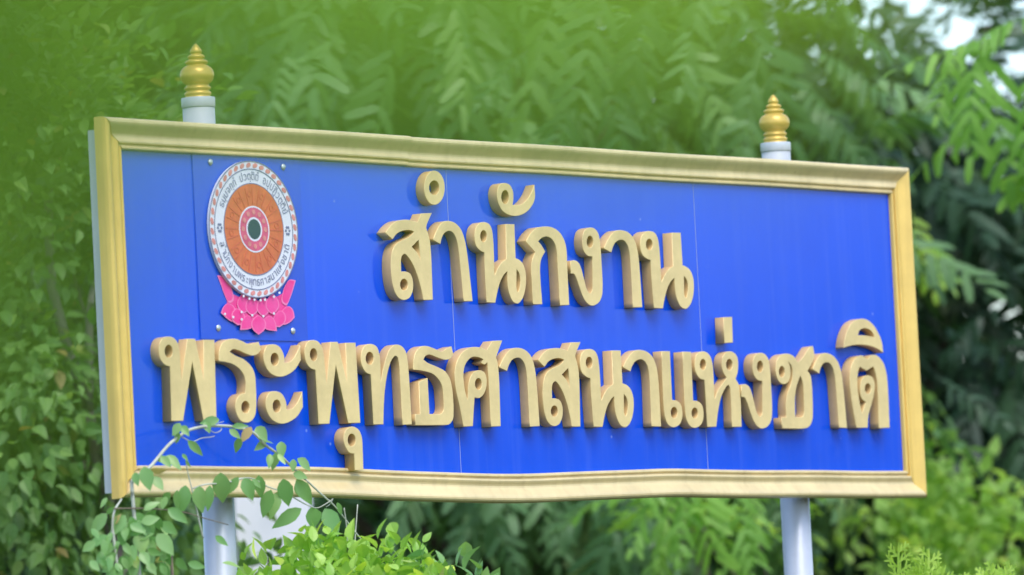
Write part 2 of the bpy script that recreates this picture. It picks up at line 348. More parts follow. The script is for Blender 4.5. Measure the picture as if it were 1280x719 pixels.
GL['a2'] = [px(Z6, [(p[0] + 15, p[1] + 324, *p[2:]) for p in A1]), px(Z6, ell(476, 541, 28, 44))]
GL['u'] = [px(Z7, [(285, 672, c), (283, 592, c), (262, 588), (242, 560), (232, 525), (238, 485), (255, 465), (280, 460), (305, 475), (320, 510), (325, 580), (328, 672, c)]), px(Z7, ell(271, 525, 19, 30))]
GL['tho'] = [px(Z8, [(148, 640, c), (130, 295, c), (100, 282), (72, 240), (62, 185), (70, 130), (95, 92), (135, 83), (170, 100), (190, 150), (198, 230), (200, 342, c), (215, 260), (240, 170), (265, 115), (300, 88), (340, 95), (370, 130), (385, 190), (395, 300), (415, 640, c), (350, 643, c), (335, 350), (325, 210), (315, 175), (300, 166), (275, 195), (250, 270), (230, 390), (222, 500), (218, 640, c)]), px(Z8, ell(123, 183, 27, 44))]
GL['tho2'] = [px(Y1, [(92, 262, c), (95, 190), (115, 130), (150, 100), (190, 98), (240, 115), (290, 135), (325, 112, c), (357, 100, c), (370, 155, c), (350, 185), (310, 193), (260, 178), (205, 158), (180, 165), (163, 190, c), (190, 212), (250, 238), (310, 270), (345, 320), (362, 390), (372, 560), (365, 610), (340, 640), (310, 645, c), (107, 645, c), (105, 568, c), (140, 568, c), (130, 345, c), (192, 318, c), (205, 567, c), (280, 566), (300, 545), (300, 440), (290, 370), (265, 325), (225, 290), (160, 270)])]
GL['sor'] = [px(Y1, [(440, 655, c), (505, 652, c), (510, 560), (517, 455, c), (550, 458), (580, 430), (598, 380), (600, 320), (585, 280), (555, 265), (515, 275), (490, 305), (475, 360), (470, 440), (467, 468, c), (450, 400), (440, 310), (445, 250), (465, 205), (500, 175), (540, 175), (578, 190, c), (560, 212, c), (585, 228, c), (605, 212, c), (612, 300), (620, 450), (630, 655, c), (697, 652, c), (685, 300), (675, 210), (665, 175, c), (708, 58, c), (640, 62, c), (600, 125, c), (560, 108), (500, 105), (445, 130), (405, 180), (382, 250), (380, 330), (392, 420), (415, 520)]), px(Y1, ell(543, 360, 23, 40))]
E1 = [(205, 133, c), (263, 133, c), (278, 470, c), (310, 475), (338, 500), (350, 555), (345, 610), (325, 645), (290, 660), (255, 645), (232, 600), (222, 530), (215, 400)]
GL['e1'] = [px(Y4, E1), px(Y4, ell(292, 558, 23, 38))]
GL['e2'] = [px(Y4, [(p[0] + 146, p[1] + 4, *p[2:]) for p in E1]), px(Y4, ell(435, 561, 22, 36))]
GL['ho'] = [px(Y5, [(108, 668, c), (93, 405, c), (70, 398), (48, 370), (38, 320), (45, 270), (65, 248), (95, 245), (120, 262), (138, 310), (145, 400), (150, 512, c), (168, 465), (195, 425), (218, 392, c), (200, 365), (190, 315), (198, 270), (220, 246), (250, 246), (275, 270), (283, 320), (278, 370), (268, 398, c), (285, 430), (295, 500), (302, 668, c), (248, 668, c), (240, 480), (235, 445), (225, 434), (205, 460), (185, 510), (170, 580), (160, 668, c)]), px(Y5, ell(85, 318, 17, 30)), px(Y5, ell(233, 318, 18, 31))]
GL['ek'] = [px(Y5, [(200, 52, c), (248, 50, c), (253, 195, c), (205, 197, c)])]
GL['cho'] = [px(Y6, [(210, 667, c), (205, 592, c), (238, 590, c), (236, 500), (243, 440), (260, 388), (276, 340), (282, 285), (275, 238), (250, 205, c), (262, 235), (267, 285), (260, 330), (240, 356), (215, 362), (185, 340), (168, 295), (165, 240), (175, 190), (205, 158), (245, 150), (285, 165), (318, 210, c), (350, 180), (382, 130), (400, 103, c), (422, 97, c), (432, 155), (425, 195), (405, 235), (385, 268, c), (405, 300), (415, 370), (422, 560), (418, 610), (400, 650), (375, 666)]),
        px(Y6, ell(207, 275, 20, 38)), px(Y6, [(335, 302, c), (312, 370), (300, 440), (300, 588, c), (340, 592, c), (358, 575), (360, 470), (352, 350)])]
GL['to'] = [px(Y7, [(282, 672, c), (265, 580), (250, 480), (243, 400), (248, 330), (265, 285), (290, 258), (315, 252, c), (345, 275, c), (368, 250, c), (400, 252), (435, 290), (455, 350), (465, 450), (475, 672, c), (412, 675, c), (408, 500), (400, 390), (385, 330, c), (378, 318, c), (340, 342, c), (300, 318, c), (290, 360), (288, 430), (298, 510), (315, 590, c), (324, 558), (336, 524, c), (314, 505), (304, 465), (307, 410), (322, 380), (345, 368), (370, 375), (387, 410), (385, 470), (368, 540), (352, 600), (347, 672, c)]), px(Y7, ell(348, 445, 17, 30))]
GL['i'] = [px(Y7, [(208, 208, c), (212, 165), (228, 110), (255, 65), (295, 42), (335, 42), (375, 70), (405, 115), (428, 170), (438, 238, c), (400, 212), (350, 195), (290, 190), (245, 197)]), px(Y7, [(290, 135, c), (300, 108), (325, 95), (350, 100), (375, 120), (387, 147, c), (340, 138)])]
def affine(loops, src, dst):
    S = np.array([[x, y, 1] for x, y in src]); D = np.array(dst, float); A = np.linalg.solve(S, D)
    return [[(*(np.array([p[0], p[1], 1]) @ A), p[2]) for p in L] for L in loops]
AA = [(674.9, 532.9), (647.1, 434.9), (633.9, 464.2)]
NO = [(742.2, 533.4), (776.0, 438.1), (782.3, 534.3)]
LET = [GL['ring'], affine(GL['so'], [(725.9, 427.7), (725.7, 533.4), (672.9, 450.3)], [(540, 266.3), (541.3, 374.9), (481.9, 290.9)]),
       affine(GL['aa'], AA, [(591, 376.7), (561.1, 276.3), (550.6, 305.4)]), affine(GL['no'], NO, [(608.4, 378), (643.2, 280.3), (647.4, 379.7)]),
       GL['han'], GL['ko'], GL['ngo'], affine(GL['aa'], AA, [(803.1, 384.3), (776.7, 287.8), (764.2, 315.9)]), affine(GL['no'], NO, [(817.6, 385.1), (851, 290.9), (857.6, 386.3)]),
       GL['pho'], GL['ro'], GL['a1'], GL['a2'], affine(GL['pho'], [(214.4, 526.3), (270.9, 525.7), (268.2, 424.8)], [(398.3, 530.1), (450.6, 528.8), (444.6, 428.4)]), GL['u'],
       GL['tho'], GL['tho2'], GL['sor'], GL['aa'], GL['so'], GL['no'], affine(GL['aa'], AA, [(826.6, 533.4), (801.3, 437.6), (788.1, 464.7)]),
       GL['e1'], GL['e2'], GL['ho'], GL['ek'], affine(GL['ngo'], [(740.1, 382.3), (736.8, 284.5), (713.4, 326.4)], [(952.4, 535.9), (949.5, 441.1), (926.8, 481.2)]),
       GL['cho'], affine(GL['aa'], AA, [(1059, 535.2), (1034, 441.6), (1024.1, 467.4)]), GL['to'], GL['i']]
def smooth_loop(L, n=5):
    """closed outline: smooth curve through the points, broken at the corner points"""
    k = len(L); cor = [i for i in range(k) if L[i][2]]
    P = [np.array(p[:2]) for p in L]
    out = []
    for i in range(k):
        b, cc = P[i], P[(i + 1) % k]
        a = 2 * b - cc if i in cor else P[i - 1]
        d = 2 * cc - b if (i + 1) % k in cor else P[(i + 2) % k]
        if i in cor and (i + 1) % k in cor: out.append(b); continue
        t0 = 0.0; t1 = t0 + np.linalg.norm(b - a) ** .5 + 1e-6; t2 = t1 + np.linalg.norm(cc - b) ** .5 + 1e-6; t3 = t2 + np.linalg.norm(d - cc) ** .5 + 1e-6
        for j in range(n):
            t = t1 + (t2 - t1) * j / n
            A1_ = (t1 - t) / (t1 - t0) * a + (t - t0) / (t1 - t0) * b; A2_ = (t2 - t) / (t2 - t1) * b + (t - t1) / (t2 - t1) * cc; A3_ = (t3 - t) / (t3 - t2) * cc + (t - t2) / (t3 - t2) * d
            B1 = (t2 - t) / (t2 - t0) * A1_ + (t - t0) / (t2 - t0) * A2_; B2 = (t3 - t) / (t3 - t1) * A2_ + (t - t1) / (t3 - t1) * A3_
            out.append((t2 - t) / (t2 - t1) * B1 + (t - t1) / (t2 - t1) * B2)
    return out
def outline_mesh(name, loops, thick, bevel=0.0, edge_mat=None, front_mat=None):
    """loops of (X, Z) -> solid plate; local z 0 = back, +thick = front"""
    cu = bpy.data.curves.new(name, 'CURVE'); cu.dimensions = '2D'; cu.fill_mode = 'BOTH'
    cu.extrude = thick / 2 - bevel; cu.bevel_depth = bevel; cu.bevel_resolution = 1; cu.offset = -bevel
    for L in loops:
        s = cu.splines.new('POLY'); s.points.add(len(L) - 1)
        for q, p in zip(s.points, L): q.co = (p[0], p[1], 0, 1)
        s.use_cyclic_u = True
    o = bpy.data.objects.new('tmp', cu); COL.objects.link(o)
    dg = bpy.context.evaluated_depsgraph_get()
    me = bpy.data.meshes.new_from_object(o.evaluated_get(dg)); bpy.data.objects.remove(o); bpy.data.curves.remove(cu)
    me.name = name; me.materials.clear()
    n = len(me.vertices); co = np.empty(n * 3); me.vertices.foreach_get('co', co); co = co.reshape(-1, 3)
    co[:, 2] += thick / 2
    co = np.stack([co[:, 0], -co[:, 2], co[:, 1]], 1)          # x, -depth, z
    me.vertices.foreach_set('co', co.ravel()); me.update()
    for mm in (front_mat, edge_mat):
        if mm: me.materials.append(mm)
    if edge_mat:
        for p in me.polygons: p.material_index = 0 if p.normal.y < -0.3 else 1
    return me
for i, loops in enumerate(LET):
    d = LD + 0.0022 * (i % 3) - 0.002
    YF = YB - d
    wl = []
    for L in loops:
        q = [on_plane(p[0], p[1], YF) for p in smooth_loop(L)]
        wl.append([(a[0], a[2]) for a in q])
    cx = sum(p[0] for p in wl[0]) / len(wl[0]); cz = min(p[1] for p in wl[0])
    wl = [[(a - cx, b - cz) for a, b in L] for L in wl]
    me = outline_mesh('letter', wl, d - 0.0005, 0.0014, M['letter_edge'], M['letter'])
    o = put(link('letter', me), sign); o.location = (cx, YB - 0.0005, cz)

# ---- emblem plate ----------------------------------------------------
YP = YB - 0.0045
pl = [on_plane(*q, YP) for q in ((245, 196), (379.5, 203), (379.5, 427.5), (247, 423))]
xa = (pl[0][0] + pl[3][0]) / 2; xb = (pl[1][0] + pl[2][0]) / 2; zlo = (pl[2][2] + pl[3][2]) / 2; zhi = SIGN_Z + H - 0.098
v, f = box(xa, xb, YP, YB - 0.0005, zlo, zhi)
plate = put(link('emblem_plate', mesh_py('emblem_plate', v, f), M['plate']), sign)
def sub(o):
    o.parent = plate; return o
def sub2(o, x, z, y):
    o.parent = plate; o.location = (x, y, z); o.matrix_parent_inverse = Matrix.Translation(-sign.location) if False else Matrix.Identity(4); return o
for q in ((263.6, 202.8), (354.6, 208.8), (273.6, 410), (366.8, 413.6)):
    p = on_plane(*q, YP - .004)
    v, f = lathe([(.0105, 0), (.0105, .0025), (.009, .005), (.005, .0065), (.001, .007)], 16)
    v = [(a + p[0], YP - 0.0003 - cc, b + p[2]) for a, b, cc in v]
    sub(link('screw', mesh_py('screw', v, f, True), M['screw']))
EC = on_plane(317.4, 286.9, YP - .012)
t1 = on_plane(317.4, 201.3, YP - .012); t2 = on_plane(317.4, 372.5, YP - .012); ER = (t1[2] - t2[2]) / 2
EX, EZ = EC[0], (t1[2] + t2[2]) / 2
def disc_loop(r, n=72, ph=0): return [(EX + r * math.cos(2 * math.pi * k / n + ph), EZ + r * math.sin(2 * math.pi * k / n + ph)) for k in range(n)]
def flat(name, loops, y, mt, th=0.0008):
    me = outline_mesh(name, loops, th); me.materials.append(mt)
    o = sub(link(name, me)); 
    co = np.empty(len(me.vertices) * 3); me.vertices.foreach_get('co', co); co = co.reshape(-1, 3); co[:, 1] += y; me.vertices.foreach_set('co', co.ravel()); me.update()
    return o
y0 = YP - 0.0004
flat('emblem_disc', [disc_loop(ER)], y0 - .0030, M['e_white'], 0.008)
YD = y0 - .0115
for a, b in ((1.0, .985), (.885, .872), (.675, .662)):
    flat('emblem_line', [disc_loop(ER * a), disc_loop(ER * b)], YD, M['e_ink'])
for k in range(40):
    a0 = 2 * math.pi * k / 40; s = 2 * math.pi / 40
    L = []
    for (r, t) in ((.965, .10), (.972, .45), (.955, .85), (.93, 1.0), (.902, .92), (.898, .6), (.915, .2), (.94, 0.02)):
        a = a0 + s * (t * .72); L.append((EX + ER * r * math.cos(a), EZ + ER * r * math.sin(a)))
    flat('rope_mark', [L], YD, M['e_red'])
flat('wheel_disc', [disc_loop(ER * .660)], YD, M['e_orange'])
for k in range(24):
    a = 2 * math.pi * k / 24; w = .008
    L = [(EX + ER * (r * math.cos(a) - s * w * math.sin(a)), EZ + ER * (r * math.sin(a) + s * w * math.cos(a))) for r, s in ((.36, 1), (.36, -1), (.60, -1.4), (.635, 0), (.60, 1.4))]
    flat('wheel_spoke', [L], YD - .001, M['e_dorange'])
    if k % 2 == 0:
        a += math.pi / 24
        L = [(EX + ER * (.52 * math.cos(a) + .05 * math.cos(t)), EZ + ER * (.52 * math.sin(a) + .05 * math.sin(t))) for t in np.linspace(0, 2 * math.pi, 12, endpoint=False)]
        Li = [(EX + ER * (.52 * math.cos(a) + .034 * math.cos(t)), EZ + ER * (.52 * math.sin(a) + .034 * math.sin(t))) for t in np.linspace(0, 2 * math.pi, 12, endpoint=False)]
        flat('wheel_scroll', [L, Li], YD - .001, M['e_dorange'])
flat('emblem_line', [disc_loop(ER * .340), disc_loop(ER * .318)], YD - .001, M['e_white'])
flat('hub_ring', [disc_loop(ER * .3175), disc_loop(ER * .178)], YD - .001, M['e_pink'])
for k in range(12):
    a = 2 * math.pi * k / 12
    flat('hub_petal', [[(EX + ER * (.25 * math.cos(a) + .038 * math.cos(t)), EZ + ER * (.25 * math.sin(a) + .038 * math.sin(t))) for t in np.linspace(0, 2 * math.pi, 10, endpoint=False)]], YD - .002, M['e_red'])
flat('emblem_line', [disc_loop(ER * .177), disc_loop(ER * .148)], YD - .001, M['e_white'])
flat('hub', [disc_loop(ER * .1475)], YD - .001, M['e_dark'])
# lettering round the emblem
MARKS = set('\u0e31\u0e34\u0e35\u0e36\u0e37\u0e38\u0e39\u0e3a\u0e47\u0e48\u0e49\u0e4d')
def glyph(ch):
    cu = bpy.data.curves.new('g', 'FONT'); cu.body = ch; o = bpy.data.objects.new('tmp', cu); COL.objects.link(o)
    dg = bpy.context.evaluated_depsgraph_get(); me = bpy.data.meshes.new_from_object(o.evaluated_get(dg))
    bpy.data.objects.remove(o); bpy.data.curves.remove(cu); me.materials.clear(); return me
GC = {}
def ring_text(txt, amid, span, rbase, outward, size):
    """characters set round the ring; amid = middle angle; outward True reads clockwise along the top"""
    cells = []
    for ch in txt:
        if ch in MARKS and cells: cells[-1].append(ch)
        else: cells.append([ch])
    n = len(cells)
    for i, cell in enumerate(cells):
        t = (i + .5) / n - .5
        a = amid - span * t if outward else amid + span * t
        for ch in cell:
            if ch == ' ': continue
            if ch not in GC:
                me = glyph(ch)
                if len(me.vertices) == 0: GC[ch] = None; continue
                GC[ch] = me
            me0 = GC[ch]
            if me0 is None: continue
            co = np.empty(len(me0.vertices) * 3); me0.vertices.foreach_get('co', co); co = co.reshape(-1, 3).copy()
            if ch in MARKS: x = co[:, 0] + 0.30 - 0.02
            else: x = co[:, 0] - (co[:, 0].min() + co[:, 0].max()) / 2
            yy = co[:, 1] - (0.26 if True else 0)
            x = x * size * 0.86; yy = yy * size
            if outward: rr = rbase + yy; ang = a - x / rbase
            else: rr = rbase - yy; ang = a + x / rbase
            P = np.stack([EX + rr * np.cos(ang), np.full_like(rr, YD - .0008), EZ + rr * np.sin(ang)], 1)
            me = me0.copy(); me.name = 'inscription_character'; me.vertices.foreach_set('co', P.ravel()); me.update()
            sub(link('inscription_character', me, M['e_ink']))
ring_text('\u0e18\u0e21\u0e3a\u0e21\u0e08\u0e01\u0e3a\u0e01\u0e4d \u0e1b\u0e27\u0e15\u0e3a\u0e15\u0e34\u0e15\u0e4d \u0e2d\u0e1b\u0e3a\u0e1b\u0e0f\u0e34\u0e27\u0e15\u0e3a\u0e15\u0e34\u0e22\u0e4d', math.pi / 2 - .04, 2.42, ER * .765, True, ER * .17)
ring_text('\u0e2a\u0e33\u0e19\u0e31\u0e01\u0e07\u0e32\u0e19\u0e1e\u0e23\u0e30\u0e1e\u0e38\u0e17\u0e18\u0e28\u0e32\u0e2a\u0e19\u0e32\u0e41\u0e2b\u0e48\u0e07\u0e0a\u0e32\u0e15\u0e34', -math.pi / 2, 2.62, ER * .775, False, ER * .17)
for sgn in (0, math.pi):                    # small floret marks between the two inscriptions
    for k in range(6):
        t = k * math.pi / 3; ccx = EX + ER * (.765 * math.cos(sgn) + .04 * math.cos(t)); ccz = EZ + ER * (.765 * math.sin(sgn) + .055 * math.sin(t)) 
        flat('floret', [[(ccx + ER * .021 * math.cos(u), ccz + ER * .021 * math.sin(u)) for u in np.linspace(0, 2 * math.pi, 8, endpoint=False)]], YD, M['e_ink'])
# lotus under the disc
ZL = (250, 330, 7.19)
def lot(pts, y, mt, name='lotus_petal', th=.0008):
    L = smooth_loop(px(ZL, pts), 4); q = [on_plane(p[0], p[1], y) for p in L]
    flat(name, [[(a[0], a[2]) for a in q]], y, mt, th)
PL = [0]
def petal(pts, lvl, k=.84):
    PL[0] += 1; y = y0 - .0008 - .0007 * PL[0]
    cx_ = sum(p[0] for p in pts) / len(pts); cy_ = sum(p[1] for p in pts) / len(pts)
    lot(pts, y, M['petal_b'], th=.0003)
    lot([(cx_ + (p[0] - cx_) * k, cy_ + (p[1] - cy_) * (k + .05) - 4, *p[2:]) for p in pts], y - .00035, M['petal_a'], 'petal_heart', .0003)
lot([(250, 250), (330, 290), (520, 330), (700, 290), (770, 250), (782, 380, c), (700, 450), (640, 490), (480, 500), (380, 480), (242, 355, c)], y0, M['petal_a'], 'lotus_body')
petal([(155, 103, c), (212, 112), (258, 165), (290, 240), (300, 330), (262, 350), (225, 290), (192, 200)], 1)
petal([(860, 148, c), (805, 142), (768, 190), (742, 260), (735, 345), (775, 372), (812, 300), (838, 225)], 1)
for q in ((395, 300), (470, 322), (570, 330), (650, 308)):
    petal([(q[0], q[1] - 50, c), (q[0] + 52, q[1] + 20), (q[0] + 58, q[1] + 85), (q[0], q[1] + 142), (q[0] - 58, q[1] + 85), (q[0] - 52, q[1] + 20)], 2, .86)
petal([(188, 440, c), (210, 385), (250, 355), (305, 385), (322, 450), (298, 520), (240, 490)], 3)
petal([(850, 482, c), (838, 420), (800, 380), (745, 410), (722, 470), (745, 545), (800, 530)], 3)
petal([(335, 548, c), (290, 510), (288, 440), (330, 400), (390, 440), (405, 500), (385, 545)], 5)
petal([(715, 568, c), (762, 530), (770, 465), (730, 420), (672, 455), (655, 515), (672, 560)], 5)
petal([(362, 594, c), (370, 530), (420, 465), (480, 490), (492, 550), (452, 582)], 7)
petal([(690, 604, c), (680, 530), (635, 468), (575, 495), (562, 555), (600, 590)], 7)
petal([(526, 636, c), (472, 585), (462, 520), (526, 462), (590, 520), (582, 588)], 9)
for q in ((375, 432), (470, 462), (570, 470), (665, 445), (225, 450), (300, 478), (375, 498), (392, 290), (445, 312), (490, 322), (545, 326), (585, 322), (665, 295), (715, 260)):
    flat('petal_tip', [[(a[0], a[2]) for a in [on_plane(q[0] / 7.19 + 250 + 1.3 * math.cos(t), q[1] / 7.19 + 330 + 1.6 * math.sin(t), y0 - .0130) for t in np.linspace(0, 2 * math.pi, 8, endpoint=False)]]], y0 - .0125, M['e_white'])

# ================================================================== FOLIAGE TOOLS
def leaf_tpl(w=0.5, fold=0.12, droop=0.18, tip=1.0):
    """leaf along +Y, length 1, normal +Z"""
    ys = [0, .12, .32, .55, .78, 1.0]; ws = [.03, .30, .5, .46, .26, .0]
    v = []; f = []
    for y, h in zip(ys, ws):
        z = -droop * y * y
        v += [(-h * w, y, z + fold * h * 2 * w), (0, y, z), (h * w, y, z + fold * h * 2 * w)]
    n = len(ys)
    for i in range(n - 1):
        for j in range(2):
            a = i * 3 + j; f.append((a, a + 1, a + 4, a + 3))
    return np.array(v), f
def leaf_small(w=0.5, fold=0.15, droop=0.15):
    v = [(0, 0, 0), (-.5 * w, .4, fold * w), (0, .45, -.03), (.5 * w, .4, fold * w), (0, 1, -droop)]
    return np.array(v), [(0, 2, 1), (0, 3, 2), (1, 2, 4), (2, 3, 4)]
def frond_tpl(L=.55, n=8, pl=.17, pw=.047, droop=.12, seed=0):
    """feathery compound leaf along +Y"""
    rg = random.Random(seed); v = []; f = []
    def pt(t): return np.array([0.02 * L * math.sin(5 * t), t * L, -droop * t * t])
    for i in range(6):                     # rachis
        a = pt(i / 6); b = pt((i + 1) / 6); w = .004 * (1 - i / 7); o = len(v)
        v += [a + (w, 0, 0), a - (w, 0, 0), b - (w * .8, 0, 0), b + (w * .8, 0, 0)]; f.append((o, o + 1, o + 2, o + 3))
    for k in range(n + 1):
        t = .10 + .9 * k / n; p = pt(t); ln = pl * (0.62 + .75 * math.sin(math.pi * (t * .82 + .08))) * rg.uniform(.88, 1.1) / 1.25
        for s in ((-1, 1) if k < n else (0,)):
            if rg.random() < .12: continue
            ang = R(rg.uniform(30, 62)) * s
            d = np.array([math.sin(ang), math.cos(ang), rg.uniform(-.6, .1)]); d /= np.linalg.norm(d)
            c2 = np.cross(d, [0, 0, 1.0]); c2 /= np.linalg.norm(c2)
            if rg.random() < .5: ln *= rg.uniform(.8, 1.0)
            o = len(v); tw = rg.uniform(-.5, .5); cw = c2 * math.cos(tw) + np.array([0, 0, math.sin(tw)])
            for (u, hw) in ((0, .2), (.12, .78), (.30, .98), (.42, .86), (.58, 1.0), (.72, .84), (.86, .78), (.96, .5), (1, .2)):
                q = p + d * ln * u + np.array([0, 0, -.35 * ln * u * u])
                w_ = pw * .5 * hw * rg.uniform(.9, 1.1); v += [q - cw * w_, q + cw * w_]
            for i in range(8): f.append((o + 2 * i, o + 2 * i + 1, o + 2 * i + 3, o + 2 * i + 2))
    return np.array(v), f
def spray_tpl(seed=0):
    """flat scale-leaf spray of a lime green shrub, along +Y length 1"""
    rg = random.Random(seed); v = []; f = []
    def strip(p, d, L, w, lvl):
        d = d / np.linalg.norm(d); c2 = np.cross(d, [0, 0, 1.0]); c2 /= np.linalg.norm(c2) + 1e-9; o = len(v)
        for u, h in ((0, .8), (.5, 1), (.85, .8), (1, .2)):
            q = p + d * L * u; v.extend([q - c2 * w * h * .5, q + c2 * w * h * .5])
        for i in range(3): f.append((o + 2 * i, o + 2 * i + 1, o + 2 * i + 3, o + 2 * i + 2))
        if lvl < 2:
            n = 6 if lvl == 0 else 4
            for k in range(n):
                t = .15 + .75 * k / n; s = 1 if k % 2 else -1
                a = s * R(rg.uniform(32, 55)); dd = np.array([d[0] * math.cos(a) - d[1] * math.sin(a), d[0] * math.sin(a) + d[1] * math.cos(a), d[2] + rg.uniform(-.25, .25)])
                strip(p + d * L * t, dd, L * (.55 - .25 * t), w * .85, lvl + 1)
    strip(np.zeros(3), np.array([0, 1.0, 0]), 1.0, .07, 0)
    return np.array(v), f
def basis(d, up_hint, roll=0.0):
    """rows: x, y(=d), z(normal)"""
    d = d / (np.linalg.norm(d, axis=-1, keepdims=True) + 1e-9)
    x = np.cross(d, up_hint); x /= (np.linalg.norm(x, axis=-1, keepdims=True) + 1e-9); z = np.cross(x, d)
    return x, d, z
def scatter(name, tpl, pos, dirs, nrm, size):
    """one mesh of many copies of a template"""
    tv, tf = tpl; m_ = len(pos); n = len(tv)
    x, y, z = basis(dirs, nrm)
    V = pos[:, None, :] + size[:, None, None] * (tv[None, :, 0:1] * x[:, None, :] + tv[None, :, 1:2] * y[:, None, :] + tv[None, :, 2:3] * z[:, None, :])
    V = V.reshape(-1, 3).astype(np.float32)
    lt = np.array([len(q) for q in tf]); li = np.concatenate([np.array(q) for q in tf])
    LI = (li[None, :] + (np.arange(m_) * n)[:, None]).ravel().astype(np.int32); LT = np.tile(lt, m_).astype(np.int32)
    LS = np.concatenate([[0], np.cumsum(LT)[:-1]]).astype(np.int32)
    me = bpy.data.meshes.new(name); me.vertices.add(len(V)); me.vertices.foreach_set('co', V.ravel())
    me.loops.add(len(LI)); me.loops.foreach_set('vertex_index', LI); me.polygons.add(len(LT)); me.polygons.foreach_set('loop_start', LS)
    me.update(calc_edges=True); me.validate()
    at_ = me.attributes.new('rnd', 'FLOAT', 'POINT'); at_.data.foreach_set('value', np.repeat(rng.random(m_), n).astype(np.float32)); return me
def leaf_objs(name, tmes, pos, dirs, nrm, size, parent, mt):
    """single leaves as objects that share mesh data"""
    x, y, z = basis(dirs, nrm); inv = Matrix.Translation(-parent.location)
    for i in range(len(pos)):
        me = tmes[i % len(tmes)]
        if not me.materials: me.materials.append(mt)
        o = bpy.data.objects.new(name, me); COL.objects.link(o); s = float(size[i])
        mm = Matrix(((x[i][0] * s, y[i][0] * s, z[i][0] * s, pos[i][0]), (x[i][1] * s, y[i][1] * s, z[i][1] * s, pos[i][1]), (x[i][2] * s, y[i][2] * s, z[i][2] * s, pos[i][2]), (0, 0, 0, 1)))
        o.parent = parent; o.matrix_basis = inv @ mm
def unit(n):
    v = rng.normal(size=(n, 3)); return v / np.linalg.norm(v, axis=1, keepdims=True)
def in_view(pos, margin=40):
    q = pix(pos); return (q[:, 0] > -margin) & (q[:, 0] < 1280 + margin) & (q[:, 1] > -margin) & (q[:, 1] < 719 + margin) & (q[:, 2] > 1)

def trunk_mesh(base, top, r0, limbs, wob=.15, seed=0):
    rg = random.Random(seed); base = np.array(base, float); top = np.array(top, float); P = []
    for i in range(9):
        t = i / 8; P.append(base + (top - base) * t + np.array([rg.uniform(-wob, wob), rg.uniform(-wob, wob), 0]) * math.sin(math.pi * t))
    P = catmull(P, 2); n = len(P)
    parts = [tube(P, [r0 * (1.25 if i == 0 else 1) * (1 - .75 * i / n) for i in range(n)], 10)]
    for L in limbs:
        L = np.array(L, float); k = int(n * rg.uniform(.35, .8)); a = P[k]; mid = a * .5 + L * .5 + np.array([rg.uniform(-.2, .2), rg.uniform(-.2, .2), rg.uniform(.0, .3)])
        Q = catmull([a, mid, L], 5); parts.append(tube(Q, [r0 * .42 * (1 - .85 * i / len(Q)) for i in range(len(Q))], 6))
    v, f = join(parts); return mesh_py('trunk', v, f, True)

def tree(name, label, base, centre, rad, nclump, per, tpl, tpl_me, size, mt, group=None, clump_r=.5, r0=.12, droop=.3, shell=.55, nobj=0, piece='leaf', part='crown', seed=0, cut=None, trunk_mat=None, lean=None, nlimb=16):
    global rng
    rng = np.random.default_rng(100 + seed)
    e = empty(name, tuple(base), label, 'tree', group)
    centre = np.array(centre); rad = np.array(rad)
    cc = unit(nclump) * (shell + (1 - shell) * rng.random((nclump, 1)) ** .6) * rad * (1 + .18 * rng.normal(size=(nclump, 1))) + centre
    cc = cc[cc[:, 2] > .35]
    if cut is not None: cc = cc[cut(cc)]
    k = len(cc)
    cr = clump_r * rng.uniform(.6, 1.35, size=(k, 1))
    P = np.repeat(cc, per, 0); off = unit(k * per) * rng.random((k * per, 1)) ** .45 * np.repeat(cr, per, 0)
    off[:, 2] *= .75; P = P + off
    out = P - centre; out /= np.linalg.norm(out, axis=1, keepdims=True)
    D = out * .7 + off / (np.linalg.norm(off, axis=1, keepdims=True) + 1e-6) * .5 + rng.normal(size=P.shape) * .35; D[:, 2] -= droop
    Nn = np.array([0, 0, 1.0]) + out * .35 + rng.normal(size=P.shape) * .35
    S = size * rng.uniform(.7, 1.25, len(P))
    ok = P[:, 2] > .12; P, D, Nn, S = P[ok], D[ok], Nn[ok], S[ok]
    if nobj:
        vis = in_view(P, 0); s_ = pix(P)[:, 2]; order = np.argsort(np.where(vis, s_, 1e6))[:nobj]
        order = order[vis[order]]
        leaf_objs(piece, tpl_me, P[order], D[order], Nn[order], S[order], e, mt)
        keep = np.ones(len(P), bool); keep[order] = False; P, D, Nn, S = P[keep], D[keep], Nn[keep], S[keep]
    o = put(link(part, scatter(part, tpl, P, D, Nn, S), mt), e); o['kind'] = 'stuff'
    limbs = cc[rng.permutation(k)[:min(k, nlimb)]]
    top = centre + np.array([0, 0, rad[2] * .45])
    put(link('trunk', trunk_mesh((base[0], base[1], -.15), top if lean is None else lean, r0, limbs, seed=seed), trunk_mat or M['bark']), e)
    return e
def ground_at(pxx, s):
    p = at(pxx, 360, s); return (float(p[0]), float(p[1]), 0.0)

FT = frond_tpl(seed=1); FT2 = frond_tpl(L=.46, n=8, pl=.16, pw=.045, droop=.2, seed=2)
frond_me = [mesh_py('frond', *frond_tpl(seed=11 + i, n=7 + i % 4, pl=.14 + .012 * i, pw=.04 + .003 * (i % 3), droop=.06 + .05 * i)) for i in range(6)]
LT = leaf_small(.55)
LTB = leaf_tpl(.55, .12, .2)
leaf_me = [mesh_py('leaf', *leaf_tpl(.5 + .06 * i, .1 + .05 * i, .12 + .1 * i)) for i in range(4)]

# ================================================================== TREES BEHIND THE SIGN
def crown_c(x, y, s): return at(x, y, s)
